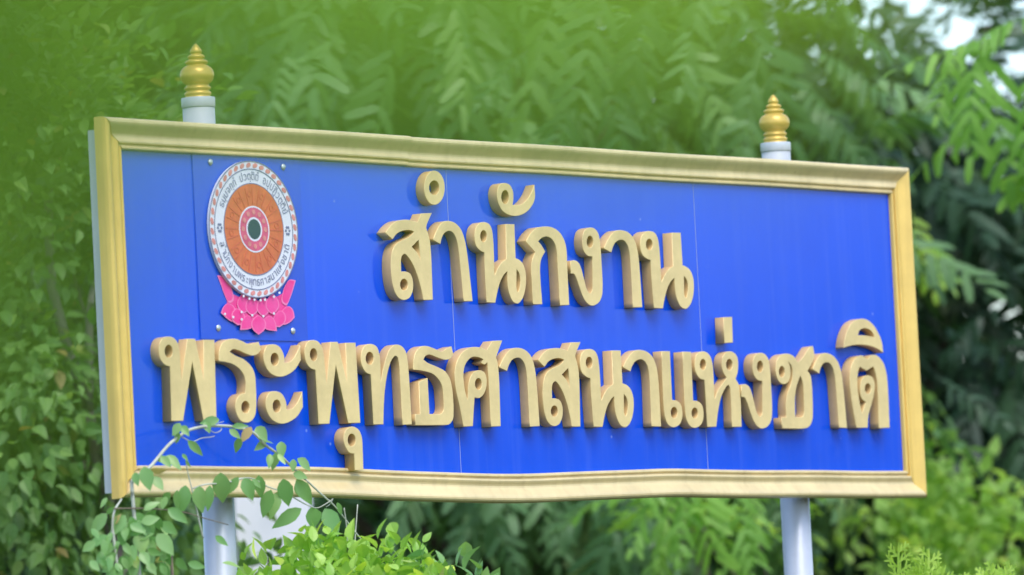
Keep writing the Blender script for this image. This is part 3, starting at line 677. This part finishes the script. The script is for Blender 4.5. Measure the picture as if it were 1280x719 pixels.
# feathery trees
for me in frond_me: me.materials.append(M['frond'])
frond_dk = [me.copy() for me in frond_me]
for me in frond_dk: me.materials.clear(); me.materials.append(M['frond_dark'])
frond_br = [me.copy() for me in frond_me]
for me in frond_br: me.materials.clear(); me.materials.append(M['frond_bright'])
for me, k in ((frond_me, 0), (frond_dk, 1), (frond_br, 2)):
    for q in me: q.name = 'frond'
def placed(parent, mes, lst):
    """single fronds that can be told apart: base and tip in the picture, distance from the tree they grow on"""
    for i, (bx_, by_, tx, ty, sd_) in enumerate(lst):
        pb = at(bx_, by_, sd_ + .1); pt = at(tx, ty, sd_ - .08); L = float(np.linalg.norm(pt - pb))
        nv = -FW * .8 + np.array([0, 0, .8]) + np.array([random.gauss(0, .35) for _ in range(3)])
        leaf_objs('frond', [mes[(i * 5) % 6]], np.array([pb]), np.array([pt - pb]), np.array([nv]), np.array([L / .55]), parent, None)
t1 = tree('feathery_tree', 'mid green feathery-leaved tree with drooping fronds behind the sign', ground_at(640, 32.0), crown_c(620, 280, 32.0), (1.85, 1.7, 2.1), 120, 8, FT, frond_me, 1.0, M['frond'], 'feathery trees behind the sign', .45, .11, .6, .6, 180, 'frond', seed=1)
placed(t1, frond_me, [(700, -20, 640, 170, 29.9), (820, -30, 785, 95, 29.7), (590, 0, 545, 180, 30.0), (755, 60, 775, 175, 29.8), (850, 40, 905, 165, 29.9), (500, 30, 470, 180, 30.0), (640, 590, 560, 690, 29.8), (830, 600, 715, 690, 29.7), (700, 590, 690, 680, 30.0), (545, 600, 470, 650, 29.9), (770, 600, 700, 655, 29.6), (600, 600, 640, 700, 29.7), (660, 60, 600, 120, 29.8), (720, 110, 690, 200, 29.7), (420, 40, 380, 150, 29.9), (560, -30, 610, 100, 29.8), (880, -20, 850, 90, 29.8), (950, 60, 930, 190, 29.9), (360, 60, 330, 160, 29.9), (930, 10, 1000, 140, 30.1), (760, -40, 730, 110, 29.6)])
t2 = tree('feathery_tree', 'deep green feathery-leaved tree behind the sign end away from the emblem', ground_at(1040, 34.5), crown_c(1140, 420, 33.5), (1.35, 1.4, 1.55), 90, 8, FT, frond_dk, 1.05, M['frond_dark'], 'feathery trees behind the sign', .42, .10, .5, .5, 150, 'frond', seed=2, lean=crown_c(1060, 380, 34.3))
placed(t2, frond_dk, [(1010, 60, 1130, 75, 32.3), (1020, 130, 1190, 230, 32.2), (1090, 170, 1220, 290, 32.0), (1180, 200, 1275, 330, 32.2), (980, 40, 1040, 190, 32.0), (1250, 380, 1180, 430, 31.5), (1170, 470, 1255, 520, 31.0), (1080, 5, 1180, 60, 32.4)])
t3 = tree('feathery_tree', 'slender tree with fresh lime-green fronds past the sign end away from the emblem', ground_at(1560, 29.0), crown_c(1400, 40, 29.0), (.35, .4, .5), 7, 8, FT2, frond_br, .8, M['frond_bright'], 'feathery trees behind the sign', .25, .05, .8, .5, 60, 'frond', seed=3)
placed(t3, frond_br, [(1250, 45, 1120, 70, 28.7), (1225, 50, 1200, 160, 28.6), (1240, 40, 1245, 200, 28.7), (1285, 90, 1270, 240, 28.6), (1200, 55, 1165, 125, 28.8), (1290, 20, 1215, 40, 28.7)])
t4 = tree('feathery_sapling', 'young feathery sapling with bright green fronds just under the sign', ground_at(890, 29.3), crown_c(880, 690, 29.3), (.25, .25, .4), 5, 5, FT2, frond_br, .5, M['frond_bright'], None, .15, .025, .5, .5, 10, 'frond', seed=8)
placed(t4, frond_br, [(850, 590, 815, 690, 28.9), (880, 580, 870, 685, 28.8), (910, 590, 950, 690, 28.9), (940, 600, 945, 650, 29.0), (830, 600, 780, 665, 28.8), (900, 600, 890, 660, 28.9), (865, 590, 845, 690, 28.7)])
placed(t2, frond_br, [(1140, 265, 1165, 360, 31.0), (1160, 300, 1185, 330, 31.0)])
# broad-leaved tree at the left
tree('broadleaf_tree', 'broad-leaved tree with small oval leaves beside the emblem end of the sign', ground_at(185, 26.7), crown_c(0, 340, 26.9), (.85, .85, 1.35), 130, 85, LTB, leaf_me, .078, M['broad'], None, .34, .055, .12, .5, 280, 'leaf', seed=4, nlimb=3, lean=crown_c(60, 200, 26.9), trunk_mat=M['bark_pale'])
# dense trees further back
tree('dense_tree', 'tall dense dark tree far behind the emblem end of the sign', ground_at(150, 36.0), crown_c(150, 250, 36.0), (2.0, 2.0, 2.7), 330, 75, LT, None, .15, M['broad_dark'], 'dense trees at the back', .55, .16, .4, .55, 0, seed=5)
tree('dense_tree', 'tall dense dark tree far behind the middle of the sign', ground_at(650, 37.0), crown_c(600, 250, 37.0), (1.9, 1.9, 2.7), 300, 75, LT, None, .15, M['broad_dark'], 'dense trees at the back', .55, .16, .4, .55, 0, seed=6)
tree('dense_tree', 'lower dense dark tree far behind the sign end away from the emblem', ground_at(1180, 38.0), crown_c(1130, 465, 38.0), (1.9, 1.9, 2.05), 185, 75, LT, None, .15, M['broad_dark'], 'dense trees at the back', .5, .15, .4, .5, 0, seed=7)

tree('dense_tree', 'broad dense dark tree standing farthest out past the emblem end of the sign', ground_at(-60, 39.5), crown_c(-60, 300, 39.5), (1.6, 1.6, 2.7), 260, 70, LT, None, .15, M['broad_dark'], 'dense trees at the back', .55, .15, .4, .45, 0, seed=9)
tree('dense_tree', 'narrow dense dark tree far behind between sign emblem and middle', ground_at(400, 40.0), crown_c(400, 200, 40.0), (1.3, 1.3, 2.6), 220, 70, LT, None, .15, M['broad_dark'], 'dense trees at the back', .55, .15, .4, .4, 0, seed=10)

rng = np.random.default_rng(77)  # added tree ring, tall enough to darken the lower board's reflection
NT = 42000; tl_t = rng.uniform(0, 2 * math.pi, NT)
hmax = 7.2 + 1.1 * np.sin(tl_t * 21) + .8 * np.sin(tl_t * 55 + 1) + .5 * np.sin(tl_t * 127 + 2)
tl_r = 66 + rng.normal(size=NT) * 1.6; tl_p = np.stack([tl_r * np.cos(tl_t), tl_r * np.sin(tl_t), .3 + (hmax - .3) * rng.random(NT) ** .7], 1)
o = link('added_treeline', scatter('added_treeline', LT, tl_p, unit(NT), np.array([0, 0, 1.0]) + .6 * unit(NT), rng.uniform(.6, 1.1, NT)), M['broad_dark']); o['kind'] = 'stuff'; o['label'] = 'added distant line of dark trees all round the open ground'; o['category'] = 'treeline'

# ================================================================== LOW PLANTS
def shrub(name, label, cat, base, centre, rad, nclump, per, tpl, tme, size, mt, nobj, piece, clump_r, upw=.5, seed=0, stems=10, group=None, stem_mat=None, flat_top=1.0):
    global rng
    rng = np.random.default_rng(500 + seed); e = empty(name, tuple(base), label, cat, group)
    centre = np.array(centre); rad = np.array(rad)
    uu = unit(nclump); uu[:, 2] = np.sign(uu[:, 2]) * np.abs(uu[:, 2]) ** flat_top
    cc = uu * (.35 + .65 * rng.random((nclump, 1)) ** .5) * rad + centre; cc = cc[cc[:, 2] > .1]; k = len(cc)
    P = np.repeat(cc, per, 0); off = unit(k * per) * rng.random((k * per, 1)) ** .4 * clump_r; P = P + off
    out = P - centre; out /= np.linalg.norm(out, axis=1, keepdims=True)
    D = out * .5 + rng.normal(size=P.shape) * .5; D[:, 2] += upw
    Nn = np.array([0, 0, 1.0]) + out * .6 + rng.normal(size=P.shape) * .5
    S = size * rng.uniform(.65, 1.25, len(P)); ok = P[:, 2] > .05; P, D, Nn, S = P[ok], D[ok], Nn[ok], S[ok]
    if nobj:
        vis = in_view(P, 0); s_ = pix(P)[:, 2]; order = np.argsort(np.where(vis, s_, 1e6))[:nobj]; order = order[vis[order]]
        leaf_objs(piece, tme, P[order], D[order], Nn[order], S[order], e, mt)
        keep = np.ones(len(P), bool); keep[order] = False; P, D, Nn, S = P[keep], D[keep], Nn[keep], S[keep]
    o = put(link('foliage', scatter('foliage', tpl, P, D, Nn, S), mt), e); o['kind'] = 'stuff'
    rg = random.Random(seed); parts = []
    for i in range(stems):
        a = np.array(base) + np.array([rg.uniform(-.15, .15) * rad[0] * 2, rg.uniform(-.15, .15) * rad[1] * 2, -.05]); b = cc[rg.randrange(k)]
        mid = a * .45 + b * .55 + np.array([rg.uniform(-.1, .1), rg.uniform(-.1, .1), 0]); Q = catmull([a, mid, b], 5)
        parts.append(tube(Q, [.012 * (1 - .7 * j / len(Q)) for j in range(len(Q))], 6))
    v, f = join(parts); put(link('stems', mesh_py('stems', v, f, True), stem_mat or M['twig']), e)
    return e
def relabel(mes, mt):
    out = []
    for q in mes:
        n = q.copy(); n.materials.clear(); n.materials.append(mt); n.name = q.name.split('.')[0]; out.append(n)
    return out
# bright bush under the sign
s0 = depth(on_plane(470, 690, -.30))
ct = at(436, 860, s0); 
bush = shrub('leafy_bush', 'bright green leafy bush under the sign beside the pole nearer the emblem', 'bush', (ct[0], ct[1], 0), (ct[0], ct[1], ct[2] - .55), (.42, .42, 1.0), 330, 36, LTB, relabel(leaf_me, M['bush']), .062, M['bush'], 300, 'leaf', .12, .3, 1, flat_top=.4)
ct = at(600, 818, s0 + .1)
shrub('leafy_bush', 'small trailing bush with few leaves and bare twigs under the sign', 'bush', (ct[0], ct[1], 0), (ct[0], ct[1], ct[2] - .6), (.34, .34, .97), 110, 18, LTB, relabel(leaf_me, M['vine']), .075, M['vine'], 110, 'leaf', .1, .3, 2, flat_top=.5)
ct = at(318, 760, 25.4)
shrub('weedy_shrub', 'thin grey-green weedy shrub in front of the white blank board', 'shrub', (ct[0], ct[1], 0), (ct[0], ct[1], ct[2] - .45), (.12, .12, .85), 26, 9, LTB, relabel(leaf_me, M['broad']), .06, M['broad'], 50, 'leaf', .08, .3, 7, 5)
# lime green scale-leaf shrub bottom right
s1 = 21.6; ct = at(1188, 866, s1)
SPT = spray_tpl(3); spray_me = [mesh_py('spray', *spray_tpl(20 + i)) for i in range(3)]
for q in spray_me: q.materials.append(M['thuja'])
shrub('lime_conifer', 'lime green shrub of fine scaly sprays beside the pole farther from the emblem', 'shrub', (ct[0], ct[1], 0), (ct[0], ct[1], ct[2] - .45), (.36, .36, .80), 120, 9, SPT, spray_me, .12, M['thuja'], 200, 'spray', .1, .9, 3, flat_top=.5)
# pale shrub low behind the right end
ct = at(1170, 705, 30.6)
shrub('pale_shrub', 'pale green broad-leaved shrub low behind the sign end away from the emblem', 'shrub', (ct[0], ct[1], 0), (ct[0], ct[1], ct[2] - .75), (.62, .55, 1.25), 150, 30, LTB, relabel(leaf_me, M['pale']), .085, M['pale'], 220, 'leaf', .22, .2, 4)

# ================================================================== VINE ON THE SIGN
vz1 = (100, 510, 3.56); vz2 = (270, 510, 3.56)
s_v = lambda x, y: depth(on_plane(x, y, -.055)) - .03
vb = at(165, 719, s_v(165, 719)); 
vine = empty('climbing_vine', (float(vb[0]), float(vb[1]), 0), 'twining green vine with oval leaves arching over the frame corner below the emblem', 'vine')
def vstem(z, pts, r0, r1, mt, foot=False):
    P = [at(q[0] / z[2] + z[0], q[1] / z[2] + z[1], s_v(q[0] / z[2] + z[0], q[1] / z[2] + z[1]) - random.uniform(0, .02)) for q in pts]
    if foot:
        e = P[0]; P = [np.array([vb[0] + random.uniform(-.06, .06), vb[1] + random.uniform(-.06, .06), -.03]), np.array([(vb[0] + e[0]) / 2, (vb[1] + e[1]) / 2 - .05, e[2] * .55])] + P
    P = catmull(P, 5); n = len(P)
    v, f = tube(P, [r0 + (r1 - r0) * i / n for i in range(n)], 7)
    put(link('stem', mesh_py('stem', v, f, True), mt), vine)
PS = M['stem']
main = [(240, 460), (233, 380), (238, 320), (310, 265), (390, 170), (450, 120), (490, 97), (560, 82), (640, 80), (700, 88)]
main += [(165 + 605.2, 110), (220 + 605.2, 165), (290 + 605.2, 215), (330 + 605.2, 255), (400 + 605.2, 320)]
vstem(vz1, main, .0062, .004, PS, True)
vstem(vz2, [(400, 320), (470, 385), (530, 440), (590, 515), (650, 590)], .0035, .002, PS)
vstem(vz1, [(160, 660), (145, 580), (150, 470), (185, 405)], .006, .003, PS, True)
vstem(vz1, [(410, 715), (365, 660), (322, 610), (300, 560)], .006, .004, M['twig'], True)
vstem(vz1, [(548, 580), (525, 480), (500, 370), (478, 280), (470, 220)], .003, .0015, PS)
vstem(vz1, [(150, 448), (300, 448), (450, 462), (550, 490), (660, 520)], .0025, .0015, M['twig'])
vstem(vz1, [(500, 360), (560, 340), (640, 335), (700, 315), (740, 312)], .003, .002, PS)
vstem(vz2, [(60, 330), (150, 312), (230, 350), (300, 375), (400, 430)], .003, .002, PS)
vstem(vz2, [(400, 430), (450, 445), (500, 420), (520, 405), (505, 430), (490, 440)], .0018, .0012, PS)
vstem(vz2, [(630, 430), (622, 540), (618, 600)], .002, .0015, PS)
vstem(vz2, [(570, 445), (580, 520), (585, 600)], .002, .0015, PS)
vstem(vz1, [(455, 130), (500, 150), (540, 135), (580, 130), (600, 125)], .0018, .001, PS)
vstem(vz1, [(560, 85), (600, 110), (630, 95), (615, 70), (640, 60)], .0014, .001, PS)
VL = [  # zoom, base, tip, width ratio
 (1, 445, 68, 412, 125, .6), (1, 450, 80, 485, 120, .6), (1, 440, 110, 425, 160, .6), (1, 480, 145, 550, 214, .42), (1, 620, 52, 532, 68, .5), (1, 560, 62, 575, 108, .7),
 (1, 360, 215, 405, 262, .55), (1, 385, 212, 452, 268, .5), (1, 345, 212, 375, 245, .7), (1, 245, 288, 255, 345, .6), (1, 285, 262, 312, 368, .6), (1, 315, 275, 380, 285, .5), (1, 325, 305, 372, 365, .6), (1, 270, 290, 300, 330, .6),
 (1, 432, 366, 432, 458, .45), (1, 470, 345, 452, 470, .5), (1, 385, 395, 362, 452, .55), (1, 392, 448, 478, 508, .5), (1, 400, 375, 365, 420, .6), (1, 530, 348, 538, 466, .55), (1, 578, 345, 568, 462, .35), (1, 626, 288, 634, 428, .58), (1, 706, 308, 640, 395, .45),
 (1, 120, 470, 42, 565, .5), (1, 122, 568, 22, 625, .4), (1, 202, 478, 135, 570, .5), (1, 138, 598, 86, 668, .55), (1, 258, 556, 285, 650, .75), (1, 345, 560, 418, 655, .6), (1, 285, 455, 355, 412, .5), (1, 245, 465, 298, 540, .6),
 (1, 225, 568, 290, 540, .5), (1, 335, 476, 362, 552, .55), (1, 200, 598, 225, 660, .5), (1, 145, 655, 108, 719, .5), (1, 88, 672, 122, 706, .6), (1, 428, 668, 476, 725, .6), (1, 188, 665, 218, 722, .5), (1, 300, 500, 330, 560, .6), (1, 260, 500, 235, 560, .6), (1, 150, 520, 180, 470, .5), (1, 270, 640, 310, 700, .6), (1, 330, 650, 300, 719, .6), (1, 110, 640, 75, 690, .6), (1, 230, 650, 260, 719, .6), (1, 380, 640, 400, 700, .6), (1, 480, 690, 560, 710, .5), (1, 120, 400, 88, 445, .45), (1, 120, 470, 150, 440, .5),
 (1, 170, 600, 150, 655, .5), (1, 210, 520, 250, 510, .5), (1, 180, 545, 195, 620, .55), (1, 320, 600, 360, 640, .5), (1, 250, 610, 215, 640, .5), (1, 160, 690, 185, 735, .6), (1, 300, 690, 340, 740, .6), (1, 360, 700, 390, 750, .6), (1, 455, 205, 480, 232, .4), (1, 470, 232, 492, 266, .45),
 (2, 72, 82, 145, 78, .4), (2, 158, 85, 108, 155, .5), (2, 60, 95, 110, 135, .5), (2, 105, 130, 88, 204, .5), (2, 180, 84, 226, 145, .7), (2, 222, 148, 172, 190, .5), (2, 205, 150, 255, 150, .4), (2, 265, 198, 254, 282, .55), (2, 240, 205, 238, 265, .5), (2, 275, 205, 310, 250, .45), (2, 290, 150, 292, 222, .6), (2, 345, 228, 342, 284, .55), (2, 362, 225, 428, 276, .55), (2, 345, 290, 408, 312, .6),
 (2, 125, 312, 165, 410, .6), (2, 190, 300, 202, 405, .5), (2, 160, 318, 205, 355, .5), (2, 245, 365, 205, 490, .5), (2, 277, 372, 243, 498, .4), (2, 300, 316, 322, 440, .6), (2, 358, 318, 430, 432, .5), (2, 380, 448, 245, 535, .4), (2, 425, 442, 440, 540, .75), (2, 485, 448, 545, 568, .6), (2, 28, 690, 115, 700, .4), (2, -2, 570, 52, 612, .45), (2, 470, 560, 450, 620, .6), (2, 540, 420, 560, 480, .4), (2, 350, 345, 375, 395, .5)]
for k in range(46):                         # more leaves hanging in the tangle below the frame corner
    bx_ = random.gauss(235, 85); by_ = random.uniform(470, 720); an = R(random.gauss(90, 50)); ln = random.uniform(55, 95)
    VL.append((1, bx_, by_, bx_ + ln * math.cos(an), by_ + ln * math.sin(an), random.uniform(.45, .65)))
vleaf = {}
for i, (zi, bx_, by_, tx, ty, w) in enumerate(VL):
    z = vz1 if zi == 1 else vz2
    b = (bx_ / z[2] + z[0], by_ / z[2] + z[1]); t = (tx / z[2] + z[0], ty / z[2] + z[1])
    s = s_v(*b) - random.uniform(.0, .05); pb = at(*b, s); pt = at(*t, s - random.uniform(-.01, .03)); L = float(np.linalg.norm(pt - pb))
    key = (round(w * 10), i % 2)
    if key not in vleaf:
        me = mesh_py('leaf', *leaf_tpl(max(.40, key[0] / 10 * .98), .10 + .07 * key[1], .10 + .10 * key[1]), True); me.materials.append(M['vine']); vleaf[key] = me
    nv = -FW + rng.normal(size=3) * .35 + np.array([0, 0, .25])
    leaf_objs('leaf', [vleaf[key]], np.array([pb]), np.array([pt - pb]), np.array([nv]), np.array([L]), vine, M['vine'])

# ================================================================== WHITE NOTICE BOARD BEHIND THE LEFT POLE
s2 = 27.0
n0 = at(292, 560, s2); n1 = at(384, 560, s2); low = at(330, 712, s2)[2]
nw = float(np.linalg.norm(n1 - n0)); ang = math.atan2((n1 - n0)[1], (n1 - n0)[0])
mid = (n0 + n1) / 2
nb = empty('notice_board', (float(mid[0]), float(mid[1]), 0), 'plain white blank board on a steel post behind the pole nearer the emblem', 'notice board', rz=ang)
z0 = float(low) - .10
v, f = box(-nw / 2, nw / 2, -.012, .012, z0, z0 + 1.0); link('panel', mesh_py('panel', v, f), M['white_panel'], nb)
for (a, b, cc_, d_) in ((-nw / 2 - .012, -nw / 2 - .0005, z0 - .012, z0 + 1.012), (nw / 2 + .0005, nw / 2 + .012, z0 - .012, z0 + 1.012)):
    v, f = box(a, b, -.018, .018, cc_, d_); link('edge_strip', mesh_py('edge_strip', v, f), M['casing'], nb)
v, f = box(-nw / 2, nw / 2, -.018, .018, z0 - .012, z0 - .0005); link('edge_strip', mesh_py('edge_strip', v, f), M['casing'], nb)
v, f = tube([(0, .045, -.1), (0, .045, 1.2), (0, .045, z0 + .95)], .028, 14); link('post', mesh_py('post', v, f, True), M['casing'], nb)

# ================================================================== OVERHANGING TREE NEAR THE CAMERA (blurred leaves in the upper left)
D0 = 1.45
tb = CAM + FW * 2.0 - RT * 1.3; tb[2] = 0
near = empty('overhanging_tree', (float(tb[0]), float(tb[1]), 0), 'slim tree with out-of-focus lime leaves hanging close over the emblem corner', 'tree')
tw_a = tb + np.array([0, 0, 1.9]); tw_b = at(-500, -480, D0 + .05); tw_c = at(100, -500, D0); tw_d = at(960, -520, D0)
P = catmull([tb + np.array([0, 0, -.1]), tb + np.array([.03, .02, 1.0]), tw_a, tb + np.array([-.05, .08, 3.2])], 5)
v, f = tube(P, [.05 * (1 - .6 * i / len(P)) for i in range(len(P))], 10); put(link('trunk', mesh_py('trunk', v, f, True), M['bark']), near)
P = catmull([tw_a, tw_a * .5 + tw_b * .5 + np.array([0, 0, .05]), tw_b, tw_c, tw_d], 6)
v, f = tube(P, [.008 * (1 - .8 * i / len(P)) for i in range(len(P))], 7); put(link('twig', mesh_py('twig', v, f, True), M['twig']), near)
P = catmull([tw_b, at(-440, -300, D0 + .03), at(-420, 0, D0 + .03), at(-400, 330, D0 + .03)], 5)
v, f = tube(P, [.004 * (1 - .7 * i / len(P)) for i in range(len(P))], 6); put(link('twig', mesh_py('twig', v, f, True), M['twig']), near)
nl_me = mesh_py('leaf', *leaf_tpl(.68, .10, .15), True); nl_me.materials.append(M['near_leaf']); nl_shaded = nl_me.copy(); nl_shaded.materials.clear(); nl_shaded.materials.append(M['near_shaded']); nl_shaded.name = 'leaf'
NL = []
for k in range(9):                          # leaves along the twig, their tips reaching the upper edge of the view
    x0 = -330 + 165 * k; NL.append((x0, -560 + 30 * (k % 3), x0 + 50 * random.uniform(-1, 1.4), (85, 85, 80, 75, 165, 185, 185, 150, 60)[k] + random.uniform(-15, 15), .03 * (k % 2)))
for k in range(6):                          # a hanging side shoot beside the left edge
    y0_ = -180 + 118 * k; NL.append((-480 + 30 * (k % 3), y0_ - 90, (90, 130, 150, 150, 140, 110)[k] + random.uniform(-15, 5), y0_ + 40, .03 + .03 * (k % 2)))
for (bx_, by_, tx, ty, dd) in NL:
    pb = at(bx_, by_, D0 + dd); pt = at(tx, ty, D0 + dd + .01); L = float(np.linalg.norm(pt - pb))
    nv = np.array(sdir) * 1.0 - FW * .7 + rng.normal(size=3) * .1
    leaf_objs('leaf', [nl_me if bx_ > 100 else nl_shaded], np.array([pb]), np.array([pt - pb]), np.array([nv]), np.array([L]), near, M['near_leaf'])
# rest of its small crown, above and beside the view
rng = np.random.default_rng(9)
cc = tb + np.array([-.1, .1, 3.2]); P = cc + unit(260) * rng.random((260, 1)) ** .4 * np.array([.9, .9, .7])
q = pix(P); ok = (q[:, 1] < -900) | (q[:, 0] < -2500); P = P[ok]
o = put(link('crown', scatter('crown', leaf_tpl(.62, .1, .15), P, unit(len(P)) + np.array([0, 0, -.4]), np.array([0, 0, 1.0]) + .4 * unit(len(P)), .09 * rng.uniform(.7, 1.2, len(P))), M['near_leaf']), near); o['kind'] = 'stuff'
